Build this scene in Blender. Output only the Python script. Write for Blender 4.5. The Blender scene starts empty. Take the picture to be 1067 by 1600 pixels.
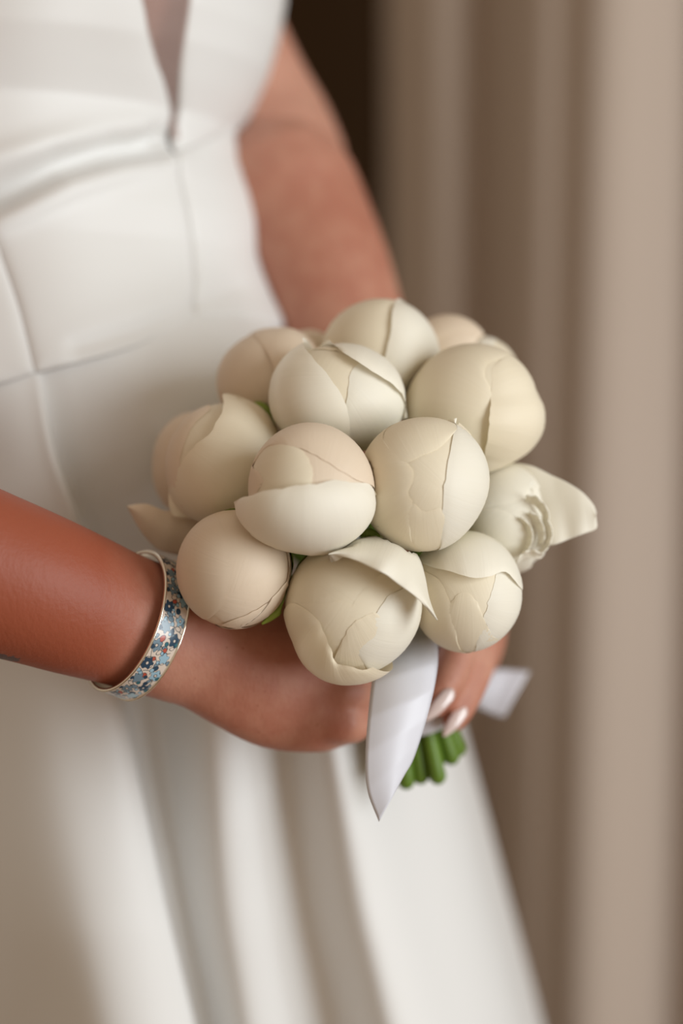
import bpy, math, random
import numpy as np
from mathutils import Vector

random.seed(7)
rng = np.random.default_rng(7)
SC = bpy.context.scene
COL = SC.collection

# ------------------------------------------------------------------ camera
CAM_H, PITCH = 1.15, math.radians(8.0)
LENS, SENS = 85.0, 36.0
F = LENS / SENS * 1600.0
FOCUS = 1.016
cam_d = bpy.data.cameras.new('camera')
cam = bpy.data.objects.new('camera', cam_d)
COL.objects.link(cam)
cam.location = (0, 0, CAM_H)
cam.rotation_euler = (math.pi / 2 - PITCH, 0, 0)
cam_d.sensor_fit = 'VERTICAL'
cam_d.sensor_height = SENS
cam_d.sensor_width = 24.0
cam_d.lens = LENS
cam_d.clip_start = 0.05
cam_d.dof.use_dof = True
cam_d.dof.focus_distance = FOCUS
cam_d.dof.aperture_fstop = 2.4
SC.camera = cam

# ------------------------------------------------------------------ world, lights, exposure
world = bpy.data.worlds.new('room_light')
SC.world = world
world.use_nodes = True
bg = world.node_tree.nodes['Background']
bg.inputs['Color'].default_value = (1.0, 0.83, 0.65, 1)
bg.inputs['Strength'].default_value = 0.47

def area_light(name, loc, target, sx, sy, power, color):
    l = bpy.data.lights.new(name, 'AREA')
    l.shape = 'RECTANGLE'
    l.size, l.size_y = sx, sy
    l.energy = power
    l.color = color
    o = bpy.data.objects.new(name, l)
    COL.objects.link(o)
    o.location = loc
    d = Vector(target) - Vector(loc)
    o.rotation_euler = d.to_track_quat('-Z', 'Y').to_euler()
    return o

area_light('window_daylight', (1.88, -0.22, 1.36), (0.0, 1.1, 1.0), 1.15, 1.7, 51, (0.88, 0.95, 1.0))

SC.view_settings.view_transform = 'Standard'
SC.view_settings.look = 'None'
SC.view_settings.gamma = 1.0
SC.view_settings.use_curve_mapping = False
SC.view_settings.exposure = 0.02

# ------------------------------------------------------------------ helpers
CAMP = np.array([0, 0, CAM_H])
RIGHT = np.array([1.0, 0, 0])
FWD = np.array([0, math.cos(PITCH), -math.sin(PITCH)])
UP = np.array([0, math.sin(PITCH), math.cos(PITCH)])

def P(px, py, d):
    """the point of the place seen at photo pixel px,py at distance d along the view axis"""
    return CAMP + d * (FWD + RIGHT * ((px - 533.5) / F) + UP * ((800.0 - py) / F))

def nrm(v):
    return v / (np.linalg.norm(v, axis=-1, keepdims=True) + 1e-12)

def resample(pts, n, smooth=True):
    """n points along a polyline, Catmull-Rom smoothed, even in length"""
    p = np.asarray(pts, float)
    if len(p) == 2 or not smooth:
        dense = p
    else:
        q = np.vstack([2 * p[0] - p[1], p, 2 * p[-1] - p[-2]])
        out = []
        for i in range(1, len(q) - 2):
            t = np.linspace(0, 1, 12, endpoint=False)[:, None]
            a, b, c, d = q[i - 1], q[i], q[i + 1], q[i + 2]
            out.append(0.5 * (2 * b + (c - a) * t + (2 * a - 5 * b + 4 * c - d) * t**2 + (3 * b - a - 3 * c + d) * t**3))
        dense = np.vstack(out + [p[-1:]])
    s = np.concatenate([[0], np.cumsum(np.linalg.norm(np.diff(dense, axis=0), axis=1))])
    u = np.linspace(0, s[-1], n)
    return np.stack([np.interp(u, s, dense[:, k]) for k in range(dense.shape[1])], 1)

def mesh_obj(name, verts, faces, mat, parent=None, smooth=True, uv=None):
    me = bpy.data.meshes.new(name)
    me.from_pydata([tuple(map(float, v)) for v in verts], [], [tuple(map(int, f)) for f in faces])
    if smooth:
        me.polygons.foreach_set('use_smooth', [True] * len(me.polygons))
    if uv is not None:
        l = me.uv_layers.new(name='UVMap')
        idx = np.empty(len(me.loops), int)
        me.loops.foreach_get('vertex_index', idx)
        l.data.foreach_set('uv', np.asarray(uv, float)[idx].ravel())
    me.update()
    o = bpy.data.objects.new(name, me)
    COL.objects.link(o)
    if mat:
        me.materials.append(mat)
    if parent:
        o.parent = parent
        o.matrix_parent_inverse = parent.matrix_world.inverted()
    return o

def grid_faces(n, m, close_n=False, close_m=False):
    f = []
    for i in range(n if close_n else n - 1):
        for j in range(m if close_m else m - 1):
            a, b = i * m + j, i * m + (j + 1) % m
            c, d = ((i + 1) % n) * m + (j + 1) % m, ((i + 1) % n) * m + j
            f.append((a, b, c, d))
    return f

def grid_obj(name, G, mat, parent=None, close_n=False, close_m=False, thick=0.0, uv=True, v0=0.0):
    n, m = G.shape[:2]
    UVs = None
    if uv:
        uu, vv = np.meshgrid(np.linspace(0, 1, n), np.linspace(v0, 1, m), indexing='ij')
        UVs = np.stack([uu, vv], -1).reshape(-1, 2)
    o = mesh_obj(name, G.reshape(-1, 3), grid_faces(n, m, close_n, close_m), mat, parent, uv=UVs)
    if thick:
        s = o.modifiers.new('thickness', 'SOLIDIFY')
        s.thickness = thick
        s.offset = 0
    return o

def empty(name, loc, label=None, cat=None, group=None):
    o = bpy.data.objects.new(name, None)
    COL.objects.link(o)
    o.location = tuple(map(float, loc))
    o.empty_display_size = 0.02
    bpy.context.view_layer.update()
    tag(o, label, cat, group)
    return o

def tag(o, label=None, cat=None, group=None, kind=None):
    for k, v in (('label', label), ('category', cat), ('group', group), ('kind', kind)):
        if v:
            o[k] = v
    return o

def tube_rings(pts, rads, side, nseg=20, nres=None, cap=True):
    """closed tube: pts (n,3), rads (n,2) = radius along side / across it; rounded ends"""
    pts, rads = np.asarray(pts, float), np.asarray(rads, float)
    nres = nres or max(8, 6 * len(pts))
    both = resample(np.hstack([pts, rads * 1.0]), nres)
    c, r = both[:, :3], both[:, 3:]
    T = nrm(np.gradient(c, axis=0))
    S = nrm(np.asarray(side) - (T @ np.asarray(side))[:, None] * T)
    N = np.cross(T, S)
    if cap:
        ang = np.radians([75, 50, 25])
        c0 = [c[0] - T[0] * r[0].mean() * math.sin(a) for a in ang]
        r0 = [r[0] * math.cos(a) for a in ang]
        c1 = [c[-1] + T[-1] * r[-1].mean() * math.sin(a) for a in ang[::-1]]
        r1 = [r[-1] * math.cos(a) for a in ang[::-1]]
        c = np.vstack([c0, c, c1]); r = np.vstack([r0, r, r1])
        S = np.vstack([[S[0]] * 3, S, [S[-1]] * 3]); N = np.vstack([[N[0]] * 3, N, [N[-1]] * 3])
    a = np.linspace(0, 2 * math.pi, nseg, endpoint=False)
    G = c[:, None] + S[:, None] * (np.cos(a)[None, :, None] * r[:, :1, None]) + N[:, None] * (np.sin(a)[None, :, None] * r[:, 1:, None])
    return G

def closed_tube(G):
    n, m = G.shape[:2]
    V = np.vstack([G.reshape(-1, 3), G[0].mean(0)[None], G[-1].mean(0)[None]])
    Fc = grid_faces(n, m, False, True)
    a, b = n * m, n * m + 1
    for j in range(m):
        Fc.append((a, (j + 1) % m, j))
        Fc.append((b, (n - 1) * m + j, (n - 1) * m + (j + 1) % m))
    return V, Fc

# ------------------------------------------------------------------ materials
class NT:
    def __init__(self, name):
        self.m = bpy.data.materials.new(name)
        self.m.use_nodes = True
        self.t = self.m.node_tree
        self.b = self.t.nodes['Principled BSDF']
        self.out = self.t.nodes['Material Output']
    def n(self, typ, **kw):
        x = self.t.nodes.new(typ)
        for k, v in kw.items():
            if k in x.inputs:
                x.inputs[k].default_value = v
            else:
                setattr(x, k, v)
        return x
    def l(self, a, b):
        self.t.links.new(a, b)
    def set(self, **kw):
        for k, v in kw.items():
            self.b.inputs[k.replace('_', ' ')].default_value = v
    def ramp(self, fac, stops):
        r = self.n('ShaderNodeValToRGB')
        e = r.color_ramp.elements
        while len(e) < len(stops):
            e.new(0.5)
        for x, (p, c) in zip(e, stops):
            x.position = p; x.color = (*c, 1)
        self.l(fac, r.inputs['Fac'])
        return r.outputs['Color']
    def mix(self, fac, a, b, mode='MIX'):
        m = self.n('ShaderNodeMix', data_type='RGBA', blend_type=mode)
        for i, v in ((0, fac), (6, a), (7, b)):
            if isinstance(v, (int, float)):
                m.inputs[i].default_value = v
            elif isinstance(v, tuple):
                m.inputs[i].default_value = (*v, 1) if len(v) == 3 else v
            else:
                self.l(v, m.inputs[i])
        return m.outputs[2]
    def bump(self, h, strength, dist):
        b = self.n('ShaderNodeBump', Strength=strength, Distance=dist)
        self.l(h, b.inputs['Height'])
        self.l(b.outputs['Normal'], self.b.inputs['Normal'])
        return b
    def coord(self, which='Object', scale=(1, 1, 1)):
        c = self.n('ShaderNodeTexCoord')
        mp = self.n('ShaderNodeMapping')
        mp.inputs['Scale'].default_value = scale
        self.l(c.outputs[which], mp.inputs['Vector'])
        return mp.outputs['Vector']
    def noise(self, vec, scale, detail=3, rough=0.5, dist=0.0):
        x = self.n('ShaderNodeTexNoise', Scale=scale, Detail=detail, Roughness=rough, Distortion=dist)
        self.l(vec, x.inputs['Vector'])
        return x.outputs['Fac']
    def translucent(self, amount, color):
        tr = self.n('ShaderNodeBsdfTranslucent')
        tr.inputs['Color'].default_value = (*color, 1)
        mx = self.n('ShaderNodeMixShader', Fac=amount)
        self.l(self.b.outputs[0], mx.inputs[1]); self.l(tr.outputs[0], mx.inputs[2])
        self.l(mx.outputs[0], self.out.inputs['Surface'])

def petal_material(name, c0, c1, base, transl):
    k = NT(name)
    uv = k.coord('UV', (55, 1.6, 1))            # u across the petal, v from base to edge
    veins = k.noise(uv, 1.0, 4, 0.6)
    soft = k.noise(k.coord('Object'), 38, 2)
    col = k.mix(veins, c0, c1)
    col = k.mix(soft, col, c0)
    sep = k.n('ShaderNodeSeparateXYZ')
    k.l(k.coord('UV'), sep.inputs[0])
    f = k.ramp(sep.outputs['Y'], [(0.12, base), (0.6, (1, 1, 1))])
    col = k.mix(1.0, col, f, 'MULTIPLY')
    k.l(col, k.b.inputs['Base Color'])
    k.set(Roughness=0.5, Specular_IOR_Level=0.28, Sheen_Weight=0.06, Sheen_Roughness=0.4)
    k.bump(veins, 0.13, 0.0010)
    k.translucent(transl, tuple(0.98 * x for x in c0))
    return k.m

M = {}
M['petal'] = petal_material('petal_cream', (0.92, 0.83, 0.655), (0.88, 0.775, 0.575), (0.98, 0.90, 0.58), 0.20)
M['petal_white'] = petal_material('petal_white', (0.94, 0.90, 0.79), (0.91, 0.85, 0.71), (0.98, 0.92, 0.66), 0.22)
M['petal_blush_shade'] = petal_material('petal_blush_shade', (0.86, 0.725, 0.57), (0.82, 0.665, 0.495), (0.98, 0.90, 0.66), 0.20)  # blush tint of its own, with shade of recessed inner petals painted in

def plain(name, color, rough=0.5, spec=0.4, nscale=30, var=0.15, bump=0.0, bdist=0.001, **kw):
    k = NT(name)
    v = k.noise(k.coord('Object'), nscale, 4)
    k.l(k.mix(v, tuple(x * (1 - var) for x in color), tuple(min(1, x * (1 + var)) for x in color)), k.b.inputs['Base Color'])
    k.set(Roughness=rough, Specular_IOR_Level=spec, **kw)
    if bump:
        k.bump(v, bump, bdist)
    return k.m

M['core'] = plain('bud_heart', (0.95, 0.89, 0.73), 0.6, 0.2)
M['sepal'] = plain('sepal_green', (0.24, 0.33, 0.05), 0.5, 0.35, 90, 0.35)
M['stem'] = plain('stem_green', (0.115, 0.20, 0.02), 0.42, 0.4, 60, 0.3)
M['nail'] = plain('nail_polish', (0.68, 0.54, 0.50), 0.16, 0.5, 20, 0.02, Coat_Weight=0.6, Coat_Roughness=0.1)
M['metal'] = plain('bangle_metal', (0.80, 0.73, 0.62), 0.16, 0.5, 40, 0.05, Metallic=1.0)

def satin(name, color, rough, spec, weave, tint=1.0, sheen=0.15):
    k = NT(name)
    uvw = k.coord('Object')
    fine = k.n('ShaderNodeTexWave', Scale=weave, Distortion=0.4)
    fine.bands_direction = 'DIAGONAL'
    k.l(uvw, fine.inputs['Vector'])
    cloud = k.noise(uvw, 9, 3)
    k.l(k.mix(cloud, color, tuple(min(1, x * 1.03) for x in color)), k.b.inputs['Base Color'])
    k.set(Roughness=rough, Specular_IOR_Level=spec, Sheen_Weight=sheen, Sheen_Roughness=0.35)
    k.bump(fine.outputs['Fac'], 0.05, 0.0004)
    return k.m
M['dress'] = satin('ivory_satin', (0.75, 0.74, 0.72), 0.46, 0.38, 900)
M['ribbon'] = satin('white_ribbon_satin', (0.66, 0.66, 0.71), 0.4, 0.4, 1500)
M['curtain'] = satin('taupe_drapery', (0.49, 0.40, 0.33), 0.8, 0.15, 500)

def skin_material():
    k = NT('skin')
    co = k.coord('Object')
    big = k.noise(co, 14, 3, 0.55)
    fine = k.noise(co, 420, 3, 0.6)
    mid = k.noise(co, 90, 4, 0.6)
    col = k.mix(big, (0.42, 0.183, 0.122), (0.52, 0.25, 0.178))
    blot = k.ramp(mid, [(0.42, (0.41, 0.155, 0.098)), (0.62, (0.51, 0.25, 0.165))])
    col = k.mix(0.5, col, blot)
    # freckles: small brown spots
    vo = k.n('ShaderNodeTexVoronoi', Scale=150.0)
    k.l(co, vo.inputs['Vector'])
    fr = k.ramp(vo.outputs['Distance'], [(0.055, (0.75, 0.62, 0.55)), (0.13, (1, 1, 1))])
    gate = k.ramp(k.noise(co, 60, 2), [(0.46, (0, 0, 0)), (0.56, (1, 1, 1))])
    fr = k.mix(gate, fr, (1, 1, 1))
    col = k.mix(1.0, col, fr, 'MULTIPLY')
    att = k.n('ShaderNodeAttribute', attribute_name='redness')
    col = k.mix(att.outputs['Fac'], col, (0.30, 0.075, 0.036))
    att3 = k.n('ShaderNodeAttribute', attribute_name='paleness')
    col = k.mix(att3.outputs['Fac'], col, (0.60, 0.34, 0.25))
    # a small dark tattoo stroke on the forearm, distances from a line in the flesh
    geo = k.n('ShaderNodeNewGeometry')
    A, B = P(-40, 1027, 0.997), P(40, 1036, 1.007)
    ab = B - A
    sub = k.n('ShaderNodeVectorMath', operation='SUBTRACT')
    warp = k.n('ShaderNodeTexNoise', Scale=260.0, Detail=2.0)
    k.l(geo.outputs['Position'], warp.inputs['Vector'])
    ws = k.n('ShaderNodeVectorMath', operation='SCALE'); ws.inputs['Scale'].default_value = 0.004
    k.l(warp.outputs['Color'], ws.inputs[0])
    ad = k.n('ShaderNodeVectorMath', operation='ADD')
    k.l(geo.outputs['Position'], ad.inputs[0]); k.l(ws.outputs[0], ad.inputs[1])
    k.l(ad.outputs[0], sub.inputs[0]); sub.inputs[1].default_value = tuple(A + 0.002)
    along = k.n('ShaderNodeVectorMath', operation='DOT_PRODUCT')
    k.l(sub.outputs[0], along.inputs[0]); along.inputs[1].default_value = tuple(ab / np.linalg.norm(ab))
    across = k.n('ShaderNodeVectorMath', operation='DOT_PRODUCT')
    k.l(sub.outputs[0], across.inputs[0])
    across.inputs[1].default_value = tuple(nrm(np.cross(nrm(ab), FWD)))
    ab_ = k.n('ShaderNodeMath', operation='ABSOLUTE'); k.l(across.outputs['Value'], ab_.inputs[0])
    m1 = k.n('ShaderNodeMath', operation='LESS_THAN'); k.l(ab_.outputs[0], m1.inputs[0]); m1.inputs[1].default_value = 0.0013
    m2 = k.n('ShaderNodeMath', operation='LESS_THAN'); k.l(along.outputs['Value'], m2.inputs[0]); m2.inputs[1].default_value = 0.0235
    m2b = k.n('ShaderNodeMath', operation='GREATER_THAN'); k.l(along.outputs['Value'], m2b.inputs[0]); m2b.inputs[1].default_value = -0.01
    m3 = k.n('ShaderNodeMath', operation='MULTIPLY'); k.l(m1.outputs[0], m3.inputs[0]); k.l(m2.outputs[0], m3.inputs[1])
    m3b = k.n('ShaderNodeMath', operation='MULTIPLY'); k.l(m3.outputs[0], m3b.inputs[0]); k.l(m2b.outputs[0], m3b.inputs[1])
    sp = k.n('ShaderNodeSeparateXYZ'); k.l(geo.outputs['Position'], sp.inputs[0])
    m4 = k.n('ShaderNodeMath', operation='LESS_THAN'); k.l(sp.outputs['Y'], m4.inputs[0]); m4.inputs[1].default_value = 1.02
    m5 = k.n('ShaderNodeMath', operation='MULTIPLY'); k.l(m3b.outputs[0], m5.inputs[0]); k.l(m4.outputs[0], m5.inputs[1])
    m6 = k.n('ShaderNodeMath', operation='MULTIPLY'); k.l(m5.outputs[0], m6.inputs[0]); m6.inputs[1].default_value = 0.8
    col = k.mix(m6.outputs[0], col, (0.06, 0.06, 0.07))
    k.l(col, k.b.inputs['Base Color'])
    k.set(Roughness=0.5, Specular_IOR_Level=0.32, Subsurface_Weight=0.12, Subsurface_Scale=0.006)
    k.b.inputs['Subsurface Radius'].default_value = (1.0, 0.35, 0.2)
    # fine pores plus cross creases
    st = k.noise(k.coord('Object', (420, 90, 160)), 1.0, 3, 0.6)
    h = k.mix(0.5, fine, st)
    k.bump(h, 0.5, 0.0008)
    return k.m
M['skin'] = skin_material()

def print_material():
    k = NT('printed_flowers')
    a = k.n('ShaderNodeAttribute', attribute_name='print')
    k.l(a.outputs['Color'], k.b.inputs['Base Color'])
    k.set(Roughness=0.22, Specular_IOR_Level=0.5, Coat_Weight=0.25)
    return k.m
M['print'] = print_material()

def tulle_material():
    k = NT('tulle_net')
    uv = k.coord('UV', (1, 1, 1))
    w1 = k.n('ShaderNodeTexWave', Scale=26.0); w1.bands_direction = 'DIAGONAL'
    k.l(uv, w1.inputs['Vector'])
    mp = k.n('ShaderNodeMapping'); mp.inputs['Scale'].default_value = (-1, 1, 1)
    k.l(uv, mp.inputs['Vector'])
    w2 = k.n('ShaderNodeTexWave', Scale=26.0); w2.bands_direction = 'DIAGONAL'
    k.l(mp.outputs[0], w2.inputs['Vector'])
    mx = k.n('ShaderNodeMath', operation='MAXIMUM')
    k.l(w1.outputs['Fac'], mx.inputs[0]); k.l(w2.outputs['Fac'], mx.inputs[1])
    gt = k.ramp(mx.outputs[0], [(0.6, (0.25,) * 3), (0.95, (0.85,) * 3)])
    k.l(gt, k.b.inputs['Alpha'])
    k.set(Base_Color=(0.46, 0.33, 0.29, 1), Roughness=0.7)
    return k.m
M['tulle'] = tulle_material()

# ------------------------------------------------------------------ the setting: floor, back wall
def slab(name, x0, x1, y0, y1, z0, z1, mat):
    V = [(x, y, z) for z in (z0, z1) for (x, y) in ((x0, y0), (x1, y0), (x1, y1), (x0, y1))]
    Fc = [(3, 2, 1, 0), (4, 5, 6, 7), (0, 1, 5, 4), (1, 2, 6, 5), (2, 3, 7, 6), (3, 0, 4, 7)]
    return tag(mesh_obj(name, V, Fc, mat, smooth=False), kind='structure')
slab('floor', -2.6, 3.0, -1.6, 2.6, -0.05, 0.0, plain('oak_floor', (0.30, 0.19, 0.11), 0.5, 0.3, 6, 0.25))
slab('wall_back', -2.6, 3.0, 2.45, 2.6, 0.0, 2.8, plain('dark_brown_wall', (0.055, 0.028, 0.010), 0.7, 0.2, 4, 0.12))

# ------------------------------------------------------------------ curtain
def curtain():
    prof = [(598, 2.16), (604, 2.11), (622, 2.08), (655, 2.055), (695, 2.03), (735, 2.035), (768, 2.045), (790, 2.01),
            (815, 1.965), (850, 1.94), (880, 1.935), (915, 1.905), (960, 1.90), (1000, 1.915), (1040, 1.93),
            (1075, 1.955), (1110, 1.93), (1160, 1.89), (1220, 1.92), (1270, 1.96), (1330, 1.90), (1400, 1.89), (1470, 1.95)]
    pr = resample([(P(x, 800, d)[0], P(x, 800, d)[1]) for x, d in prof], 240)
    zs = np.linspace(0.02, 2.7, 60)
    G = np.zeros((len(pr), len(zs), 3))
    for j, z in enumerate(zs):
        wob = 0.006 * np.sin(z * 2.1 + np.linspace(0, 9, len(pr)))
        G[:, j, 0] = pr[:, 0] + wob
        G[:, j, 1] = pr[:, 1] + 0.5 * wob
        G[:, j, 2] = z
    o = grid_obj('curtain', G, M['curtain'], thick=0.002)
    tag(o, 'long taupe drape in soft vertical folds behind the bride', 'curtain')
curtain()

# ------------------------------------------------------------------ torso shape shared by skin and dress
YAW = math.radians(50)
FV = np.array([math.sin(YAW), math.cos(YAW)])       # her front: right, toward the camera
LV = np.array([math.cos(YAW), -math.sin(YAW)])      # her left
TD = 1.25
TR = np.array([  # photo row, right outline, half breadth, half depth (m)
    (-520, 330, 0.150, 0.085), (-260, 440, 0.155, 0.105), (-120, 447, 0.146, 0.120), (0, 436, 0.141, 0.125), (60, 424, 0.139, 0.124), (110, 408, 0.136, 0.119),
    (160, 383, 0.131, 0.109), (200, 360, 0.128, 0.101), (250, 369, 0.127, 0.100), (300, 386, 0.126, 0.102), (350, 399, 0.126, 0.103),
    (400, 403, 0.126, 0.105), (430, 414, 0.127, 0.107), (470, 430, 0.129, 0.111), (510, 450, 0.132, 0.115), (580, 478, 0.142, 0.122),
    (660, 500, 0.155, 0.128), (760, 520, 0.165, 0.13)])
SPX = TD / F
def torso_row(py):
    xr, a, b = (np.interp(py, TR[:, 0], TR[:, k]) for k in (1, 2, 3))
    hw = np.sqrt((a * LV[0]) ** 2 + (b * FV[0]) ** 2) / SPX
    th0 = np.arctan2(b * FV[0], a * LV[0])
    return xr - hw, a, b, hw, th0
def torso_th(th, py, off=0.0):
    cx, a, b, hw, th0 = torso_row(py)
    a, b = a + off, b + off
    u = a * np.cos(th) * LV[0] + b * np.sin(th) * FV[0]
    w = a * np.cos(th) * LV[1] + b * np.sin(th) * FV[1]
    base = P(cx, py, TD)
    return base + u[..., None] * RIGHT - w[..., None] * FWD if np.ndim(th) else base + u * RIGHT - w * FWD
def torso_px(px, py, off=0.0):
    """the point of the torso surface that the photo shows at px,py (a few Newton-like steps)"""
    x, y = px, py
    def at(x, y, o=0.0):
        cx, a, b, hw, th0 = torso_row(y)
        return torso_th(th0 + math.acos(max(-1, min(1, (x - cx) / hw))), y, o)
    for _ in range(6):
        rel = at(x, y) - CAMP
        d = rel @ FWD
        x += 0.8 * (px - (533.5 + F * (rel @ RIGHT) / d))
        y += 0.8 * (py - (800 - F * (rel @ UP) / d))
    return at(x, y, off)

# ------------------------------------------------------------------ person: one body
def build_body(parent):
    V, Fc = [], []
    def add(G):
        v, f = closed_tube(G)
        o = len(V)
        V.extend(v); Fc.extend([tuple(i + o for i in q) for q in f])
    def arm(spec, side=UP, nseg=28, nres=None):
        pts = [P(*s[:3]) for s in spec]
        rad = [(s[3], s[4] if len(s) > 4 else s[3]) for s in spec]
        add(tube_rings(pts, rad, side, nseg, nres))
    # torso, a little inside the dress
    rows = np.arange(-480, 620, 20)
    th = np.linspace(0, 2 * math.pi, 64, endpoint=False)
    add(np.array([torso_th(th, y, -0.019 if y > 150 else -0.019 + 0.009 * min(1, (150 - y) / 100)) for y in rows]))
    # hips and legs under the skirt
    hip = P(190, 640, 1.36)
    for sgn in (-1, 1):
        top_ = None
        off = np.array([LV[0] * sgn * 0.055, -LV[1] * sgn * 0.055, 0])
        top = hip + off
        pts = [top, top + np.array([0, 0.03, -0.2]), np.array([top[0], top[1] + .04, 0.47]), np.array([top[0], top[1] + 0.02, 0.30]), np.array([top[0], top[1] + .02, 0.09]), np.array([top[0] + 0.01, top[1] - 0.02, 0.05])]
        add(tube_rings(pts, [(0.070, 0.070), (0.070, 0.070), (0.056, 0.056), (0.055, 0.055), (0.036, 0.036), (0.034, 0.034)], RIGHT, 24))
        foot = pts[-1]
        add(tube_rings([foot + np.array([-.02, .04, -.012]), foot + np.array([0.03, -.06, -.022]), foot + np.array([0.06, -0.13, -.034])], [(0.034, 0.036), (0.042, 0.027), (0.03, 0.014)], RIGHT, 16))
    # shoulders and neck above the frame
    sl, sr = torso_th(0.0, -430, -0.01), torso_th(math.pi, -430, -0.01)
    mid = 0.5 * (sl + sr)
    add(tube_rings([sr, mid + UP * 0.035, sl], [(0.05, 0.055), (0.06, 0.07), (0.05, 0.055)], UP, 24))
    add(tube_rings([mid, mid + UP * 0.13], [(0.06, 0.06), (0.052, 0.055)], RIGHT, 24))
    # her left arm: shoulder, elbow, forearm that comes forward behind the bouquet
    arm([(330, -400, 1.31, .046), (300, -250, 1.325, .047), (300, -90, 1.335, .044), (322, 40, 1.335, .0415), (362, 140, 1.34, .0420), (398, 215, 1.338, .0440), (424, 270, 1.322, .043)], RIGHT)
    arm([(440, 305, 1.280, .0415), (462, 350, 1.275, .0405), (497, 420, 1.262, .0375), (528, 500, 1.25, .0345), (560, 590, 1.235, .031), (610, 690, 1.215, .028), (655, 770, 1.20, .0262, .022), (690, 830, 1.19, .026, .02)], RIGHT)
    # her left hand: palm seen on edge behind the stems, fingers folded down over them
    arm([(690, 830, 1.19, .026, .02), (712, 880, 1.18, .022, .028), (730, 930, 1.165, .019, .036), (742, 965, 1.155, .015, .036)], RIGHT)
    fingers = [
        [(722, 955, 1.125, .0095), (719, 1000, 1.110, .0090), (706, 1045, 1.100, .0086), (688, 1085, 1.094, .0075), (679, 1102, 1.092, .0064)],
        [(754, 950, 1.140, .0095), (751, 1005, 1.128, .0090), (739, 1055, 1.116, .0085), (720, 1103, 1.106, .0074), (710, 1124, 1.103, .0063)],
        [(750, 950, 1.165, .0092), (755, 1005, 1.155, .0088), (742, 1052, 1.146, .0082), (722, 1092, 1.140, .0072), (712, 1110, 1.137, .0062)],
        [(745, 950, 1.185, .0080), (752, 995, 1.176, .0076), (742, 1033, 1.168, .0070), (726, 1066, 1.162, .0062), (718, 1082, 1.160, .0054)]]
    for f in fingers:
        arm(f, RIGHT, 16, 26)
    arm([(700, 880, 1.17, .012), (672, 930, 1.160, .0115), (650, 975, 1.155, .0095), (634, 1010, 1.152, .0075)], RIGHT, 16, 22)     # thumb, behind the stems
    # her right arm: upper arm off the frame, forearm crossing the frame at lower left
    arm([(-330, -420, 1.20, .046), (-420, -200, 1.13, .046), (-480, 100, 1.06, .043), (-520, 420, 1.01, .041), (-540, 640, .985, .042), (-530, 735, .972, .043)], RIGHT)
    arm([(-560, 690, 0.980, .043), (-480, 730, 0.982, .0435), (-330, 785, 0.994, .0425), (-180, 840, 1.008, .0395), (-60, 881, 1.019, .0358), (40, 914, 1.028, .0332), (120, 943, 1.035, .0312, .028), (190, 968, 1.043, .0290, .0222), (240, 984, 1.049, .0286, .0205), (300, 1005, 1.056, .0280, .0195)], UP, 36)
    # right hand: back of the hand toward the camera, folded round the stems
    arm([(240, 984, 1.049, .0286, .0205), (315, 1008, 1.058, .0282, .0195), (380, 1036, 1.064, .0302, .0185), (440, 1060, 1.070, .0318, .017), (500, 1072, 1.078, .0300, .015), (535, 1074, 1.084, .0270, .013)], UP, 36)
    arm([(350, 1060, 1.068, .016, .017), (430, 1118, 1.078, .0150, .016), (500, 1140, 1.084, .0105, .012)], UP, 20)     # little finger side of the palm
    rf = []
    for y, y2, k_ in ((982, 1000, 1.0), (1030, 1044, 1.0), (1082, 1086, .97), (1130, 1122, .88)):
        ym = 0.5 * (y + y2); dx = (1030 - y) * 0.12
        rf.append([(500 - (y > 1100) * 12, y - 4, 1.073, .0106 * k_), (551 + dx * .3, y, 1.076, .0108 * k_), (546 - dx * .3, ym, 1.110, .0090 * k_), (582, ym, 1.147, .0086 * k_), (648, y2, 1.154, .0082 * k_), (698, y2, 1.147, .0074 * k_), (712, y2, 1.128, .0064 * k_)])
    for f in rf:
        arm(f, UP, 16, 32)
    arm([(385, 990, 1.062, .0135), (435, 976, 1.070, .0120), (478, 966, 1.078, .0100), (505, 962, 1.084, .0085)], UP, 18, 26)   # thumb, along the top of the fist
    o = mesh_obj('body', V, Fc, None)
    r = o.modifiers.new('remesh', 'REMESH')
    r.mode = 'VOXEL'; r.voxel_size = 0.0021
    s = o.modifiers.new('smooth', 'SMOOTH')
    s.factor = 0.5; s.iterations = 7
    dg = bpy.context.evaluated_depsgraph_get()
    me = bpy.data.meshes.new_from_object(o.evaluated_get(dg))
    bpy.data.objects.remove(o)
    me.name = 'body'
    o = bpy.data.objects.new('body', me)
    COL.objects.link(o)
    me.materials.clear(); me.materials.append(M['skin'])
    n = len(me.vertices)
    co = np.empty(n * 3); me.vertices.foreach_get('co', co); co = co.reshape(-1, 3)
    me.polygons.foreach_set('use_smooth', [True] * len(me.polygons))
    red = np.zeros(n)
    for (x, y, d, r_, k_) in [(532, 1140, 1.058, .011, .8), (562, 1085, 1.055, .012, .7), (566, 1030, 1.052, .012, .6), (500, 1170, 1.06, .02, .35),
                              (560, 290, 1.26, .05, .45), (715, 1010, 1.09, .012, .35), (700, 1120, 1.09, .012, .6), (30, 800, .99, .04, .3), (400, 1060, 1.04, .06, .3)]:
        red = np.maximum(red, k_ * np.exp(-(np.linalg.norm(co - P(x, y, d), axis=1) / r_) ** 2))
    px_ = 533.5 + F * ((co - CAMP) @ RIGHT) / ((co - CAMP) @ FWD)
    py_ = 800 - F * ((co - CAMP) @ UP) / ((co - CAMP) @ FWD)
    fore = np.clip((290 - px_) / 130, 0, 1) * np.clip((py_ - 560) / 60, 0, 1) * (((co - CAMP) @ FWD) < 1.10)
    red = np.maximum(red, fore)                  # sun-reddened forearm
    pale = np.zeros(n)
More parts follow.
